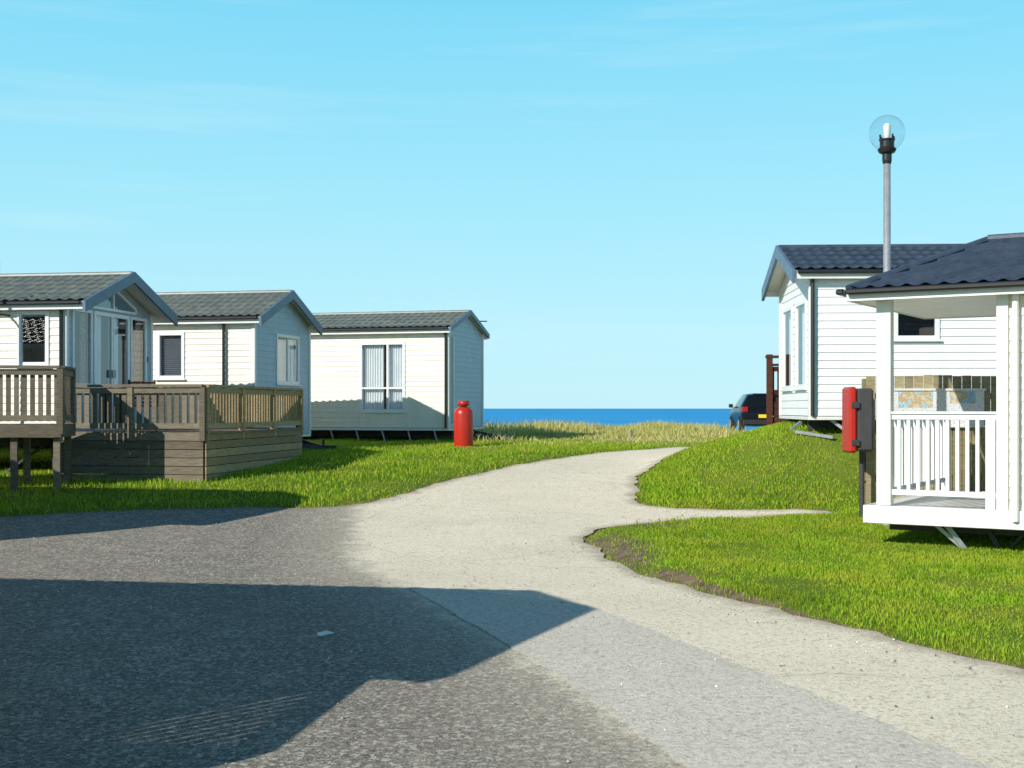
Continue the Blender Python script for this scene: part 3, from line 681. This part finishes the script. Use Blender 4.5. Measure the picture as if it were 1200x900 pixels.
tx=ramp(nt,br.outputs['Fac'],[(0,(.8,.81,.82)),(.55,(.8,.81,.82)),(.6,(.45,.47,.52))])
inx=mth(nt,'MULTIPLY',mth(nt,'GREATER_THAN',sx.outputs[0],5.25),mth(nt,'LESS_THAN',sx.outputs[0],5.72))
inx=mth(nt,'MULTIPLY',inx,mth(nt,'GREATER_THAN',sx.outputs[2],1.60))
in2=mth(nt,'MULTIPLY',mth(nt,'GREATER_THAN',sx.outputs[0],5.95),mth(nt,'LESS_THAN',sx.outputs[0],6.3))
in2=mth(nt,'MULTIPLY',in2,mth(nt,'GREATER_THAN',sx.outputs[2],1.66))
c=mix(nt,mth(nt,'MAXIMUM',inx,in2),tx,pic)
nt.links.new(c,b.inputs['Base Color']); b.inputs['Roughness'].default_value=.35
f.obj('panel',m,e); f=MB(); f.beam((5.08,17.41,1.85),(6.44,17.41,1.85),.05,.03); f.beam((5.08,17.41,1.35),(6.44,17.41,1.35),.05,.03); f.obj('frame',M['trimw'],e)
e=empty('fire_extinguisher_cabinet',0,0)
red=paint('red_plastic',(.50,.025,.012),.35,.1,6)
gp_=paint('grey_plastic',(.07,.07,.075),.4,.1,6)
f=MB(); f.box(4.58,4.80,16.98,17.34,1.02,1.86); f.box(4.66,4.86,17.341,17.44,1.1,1.7); f.obj('body',gp_,e,.03)
f=MB(); f.box(4.47,4.578,16.96,17.36,1.0,1.88); f.obj('lid',red,e,.03)
f=MB(); f.box(4.5,4.60,16.945,16.959,1.1,1.18); f.box(4.5,4.60,16.945,16.959,1.6,1.68); f.cyl((4.7,17.2,-.1),(4.7,17.2,1.03),.035,n=10); f.obj('fittings',M['chassis'],e)
# ------------------------------------------------------------------ street lamp
lx,ly=4.79,16.35; e=empty('street_lamp',lx,ly,0); b0=g1(lx,ly)
f=MB(); f.lathe(0,0,[(.075,b0-.2),(.075,b0+1.1),(.05,b0+1.16),(.045,4.75),(.0,4.75)],16); f.obj('pole',M['galv'],e,smooth=True)
f=MB(); f.lathe(0,0,[(.052,4.72),(.06,4.76),(.06,4.84),(.10,4.86),(.12,4.90),(.09,4.93),(.09,5.0),(.105,5.03),(.0,5.03)],16)
for k in range(4):
    t=k*math.pi/2+.4; f.beam((.09*math.cos(t),.09*math.sin(t),4.9),(.11*math.cos(t),.11*math.sin(t),5.08),.02,.02)
f.obj('collar',M['trimblk'],e)
f=MB(); f.lathe(0,0,[(.035,5.03),(.04,5.06),(.045,5.1),(.045,5.2),(.03,5.23),(.0,5.235)],14); f.obj('bulb',M['curtain'],e,smooth=True)
f=MB(); cz=5.11; pr=[(.228*math.cos(t),cz+.228*math.sin(t)) for t in np.linspace(-math.pi/2+.35,math.pi/2,26)]; f.lathe(0,0,pr,40)
f.obj('globe',glassmat('globe_acrylic',(.93,.95,.96),.03,.55,4.0),e,smooth=True)
# ------------------------------------------------------------------ red gas cylinder
gx_,gy_=-1.12,29.6; e=empty('gas_cylinder',gx_,gy_,0); z_=g1(gx_,gy_)-.07
f=MB(); f.lathe(0,0,[(0,z_),(.21,z_),(.22,z_+.03),(.225,z_+.06),(.225,z_+.86),(.215,z_+.93),(.16,z_+1.0),(.08,z_+1.03),(.06,z_+1.05),(.13,z_+1.05),(.13,z_+1.17),(.12,z_+1.17),(.12,z_+1.06),(.0,z_+1.06)],24); f.obj('bottle',red,e,smooth=True)
f=MB(); f.cyl((0,0,z_+1.03),(0,0,z_+1.16),.03); f.beam((0,0,z_+1.12),(.1,-.05,z_+1.12),.03,.03); f.beam((.1,-.05,z_+1.1),(-.3,2.3,1.3),.02,.02); f.obj('valve_and_hose',M['chassis'],e)
bx,by=3.05,33.0
e=empty('wooden_bollard',bx,by,0); z_=g1(bx,by); f=MB(); f.lathe(0,0,[(.06,z_-.1),(.06,z_+.3),(.05,z_+.33),(0,z_+.33)],10); f.obj('post',M['woodf'],e)
f=MB(); rr=random.Random(3); pts=[[(-1.35+.025*i+rr.uniform(-.008,.008),8.9+.02*j+rr.uniform(-.008,.008),g1(-1.3,8.9)+.01+rr.uniform(0,.03)) for i in range(5)] for j in range(4)]
for j in range(3):
    for i in range(4): f.quad(pts[j][i],pts[j][i+1],pts[j+1][i+1],pts[j+1][i])
f.obj('litter_wrapper',M['curtain'])
# ------------------------------------------------------------------ parked car (hatchback seen from behind)
def car():
    cx,cy=8.85,44.6; G=g1(8.8,46.5)+.04; e=empty('parked_car',cx,cy,G,R(90-3))
    st=[(0.00,.72,.38,.55,.72,.74,.60,.75),(.05,.80,.30,.60,.84,.87,.66,.88),(.12,.83,.28,.62,.93,.97,.66,.98),(.28,.84,.26,.62,.95,1.18,.60,1.20),
     (.46,.845,.26,.62,.95,1.36,.56,1.39),(.9,.85,.26,.62,.94,1.40,.56,1.43),(1.9,.85,.26,.62,.93,1.40,.56,1.43),(2.3,.85,.26,.62,.93,1.34,.57,1.37),
     (3.0,.84,.26,.62,.92,.98,.66,1.0),(3.6,.82,.28,.6,.82,.86,.6,.88),(3.95,.74,.3,.55,.70,.74,.5,.76),(4.08,.6,.36,.5,.58,.6,.4,.61)]
    V=[];F=[];mi=[]
    for (x,hw,s,m_,b_,re,rh,rz) in st:
        half=[(hw*.9,s),(hw,m_),(hw*.985,b_),(rh,re),(rh*.5,rz)]
        V+= [(x,y,z) for y,z in half]+[(x,-y,z) for y,z in half[::-1]]
    n=10
    for i in range(len(st)-1):
        for k in range(n):
            F.append((i*n+k,(i+1)*n+k,(i+1)*n+(k+1)%n,i*n+(k+1)%n))
            g=0
            if k in (2,6) and .46<=st[i][0]<2.9: g=1
            if k in (3,4,5) and (.12<=st[i][0]<.4 or 2.2<st[i][0]<2.9): g=1
            mi.append(g)
    F.append(tuple(range(n))); mi.append(0); F.append(tuple((len(st)-1)*n+k for k in range(n))[::-1]); mi.append(0)
    me=bpy.data.meshes.new('body'); me.from_pydata(V,[],F); me.update()
    m,nt,b=newmat('black_car_paint'); n_=noise(nt,3,3); c=ramp(nt,n_,[(.3,(.005,.006,.009)),(.7,(.008,.010,.013))]); nt.links.new(c,b.inputs['Base Color'])
    b.inputs['Roughness'].default_value=.22; b.inputs['Specular IOR Level'].default_value=.2
    m2,nt,b=newmat('car_glass'); b.inputs['Base Color'].default_value=(.006,.009,.012,1); b.inputs['Roughness'].default_value=.08; b.inputs['Specular IOR Level'].default_value=.35
    me.materials.append(m); me.materials.append(m2)
    me.polygons.foreach_set('material_index',mi); me.polygons.foreach_set('use_smooth',[True]*len(mi))
    bm=bmesh.new(); bm.from_mesh(me); bmesh.ops.recalc_face_normals(bm,faces=bm.faces); bm.to_mesh(me); bm.free()
    o=bpy.data.objects.new('body',me); S.collection.objects.link(o); o.parent=e
    bv=o.modifiers.new('b','BEVEL'); bv.width=.03; bv.segments=2; bv.limit_method='ANGLE'; bv.angle_limit=R(25)
    f=MB()
    for x in (.75,3.25):
        for s in (-1,1): f.cyl((x,s*.68,.30),(x,s*.86,.30),.30,n=24)
    f.obj('wheels',M['rubber'],e)
    f=MB()
    for x in (.75,3.25):
        for s in (-1,1): f.cyl((x,s*.80,.30),(x,s*.868,.30),.19,n=16)
    f.obj('hubs',M['galv'],e)
    f=MB()
    for s in (-1,1): f.box(-.03,.14,s*.62,s*.82,.76,.95)
    f.obj('tail_lights',paint('tail_light_red',(.35,.008,.008),.2,.1,grime=False),e,.02)
    f=MB(); f.box(-.035,.0,-.26,.26,.56,.68); f.obj('number_plate',paint('yellow_plate',(.75,.55,.03),.4,.05,grime=False),e)
    f=MB(); f.box(-.06,.10,-.78,.78,.34,.50); f.box(.40,.44,-.4,.4,1.385,1.41); f.cyl((.2,.03,.95),(.24,.3,1.03),.01); 
    for s in (-1,1): f.box(2.35,2.5,s*.86,s*1.0,.92,1.05)
    f.obj('bumper_and_trim',M['trimblk'],e,.02)
car()
# ------------------------------------------------------------------ light, world, camera
sv=Vector((-math.sin(SUN_AZ)*math.cos(SUN_EL),-math.cos(SUN_AZ)*math.cos(SUN_EL),math.sin(SUN_EL)))
sl=bpy.data.lights.new('sun','SUN'); sl.energy=5.0; sl.angle=R(.5); sl.color=(1,.95,.86)
so_=bpy.data.objects.new('sun',sl); so_.rotation_euler=sv.to_track_quat('Z','Y').to_euler(); so_.location=(-20,-20,30); S.collection.objects.link(so_)
W=bpy.data.worlds.new('World'); S.world=W; W.use_nodes=True; nt=W.node_tree; bgn=nt.nodes['Background']
sk=N(nt,'ShaderNodeTexSky',sky_type='NISHITA'); sk.sun_disc=False; sk.sun_elevation=SUN_EL; sk.sun_rotation=R(225); sk.air_density=1.0; sk.dust_density=.1; sk.ozone_density=2.0
tc=N(nt,'ShaderNodeTexCoord'); sx=N(nt,'ShaderNodeSeparateXYZ'); nt.links.new(tc.outputs['Generated'],sx.inputs[0])
cl=ramp(nt,sx.outputs[2],[(0,(.52,.87,.99)),(.06,(.50,.88,1.0)),(.16,(.38,.84,1.0)),(.30,(.22,.73,.98)),(.42,(.05,.22,.44)),(.9,(.015,.07,.18))])
st=noise(nt,2.2,6,.6,vec=tc.outputs['Generated'],sc=(1,1,14)); sf=ramp(nt,st,[(.52,(0,0,0)),(.75,(1,1,1))])
cl=mix(nt,mth(nt,'MULTIPLY',sf,.30),cl,(.70,.94,1.0))
vs=N(nt,'ShaderNodeVectorMath',operation='SCALE'); vs.inputs['Scale'].default_value=1/.13; nt.links.new(cl,vs.inputs[0])
c=mix(nt,.92,sk.outputs[0],vs.outputs[0])
nt.links.new(c,bgn.inputs[0]); bgn.inputs[1].default_value=.13
cd=bpy.data.cameras.new('camera'); cam=bpy.data.objects.new('camera',cd); S.collection.objects.link(cam)
cam.location=(0,0,1.6); cam.rotation_euler=(R(90),0,0); cd.sensor_width=36; cd.lens=45; cd.shift_y=28/1200; cd.clip_end=100000; cd.clip_start=.1
S.camera=cam
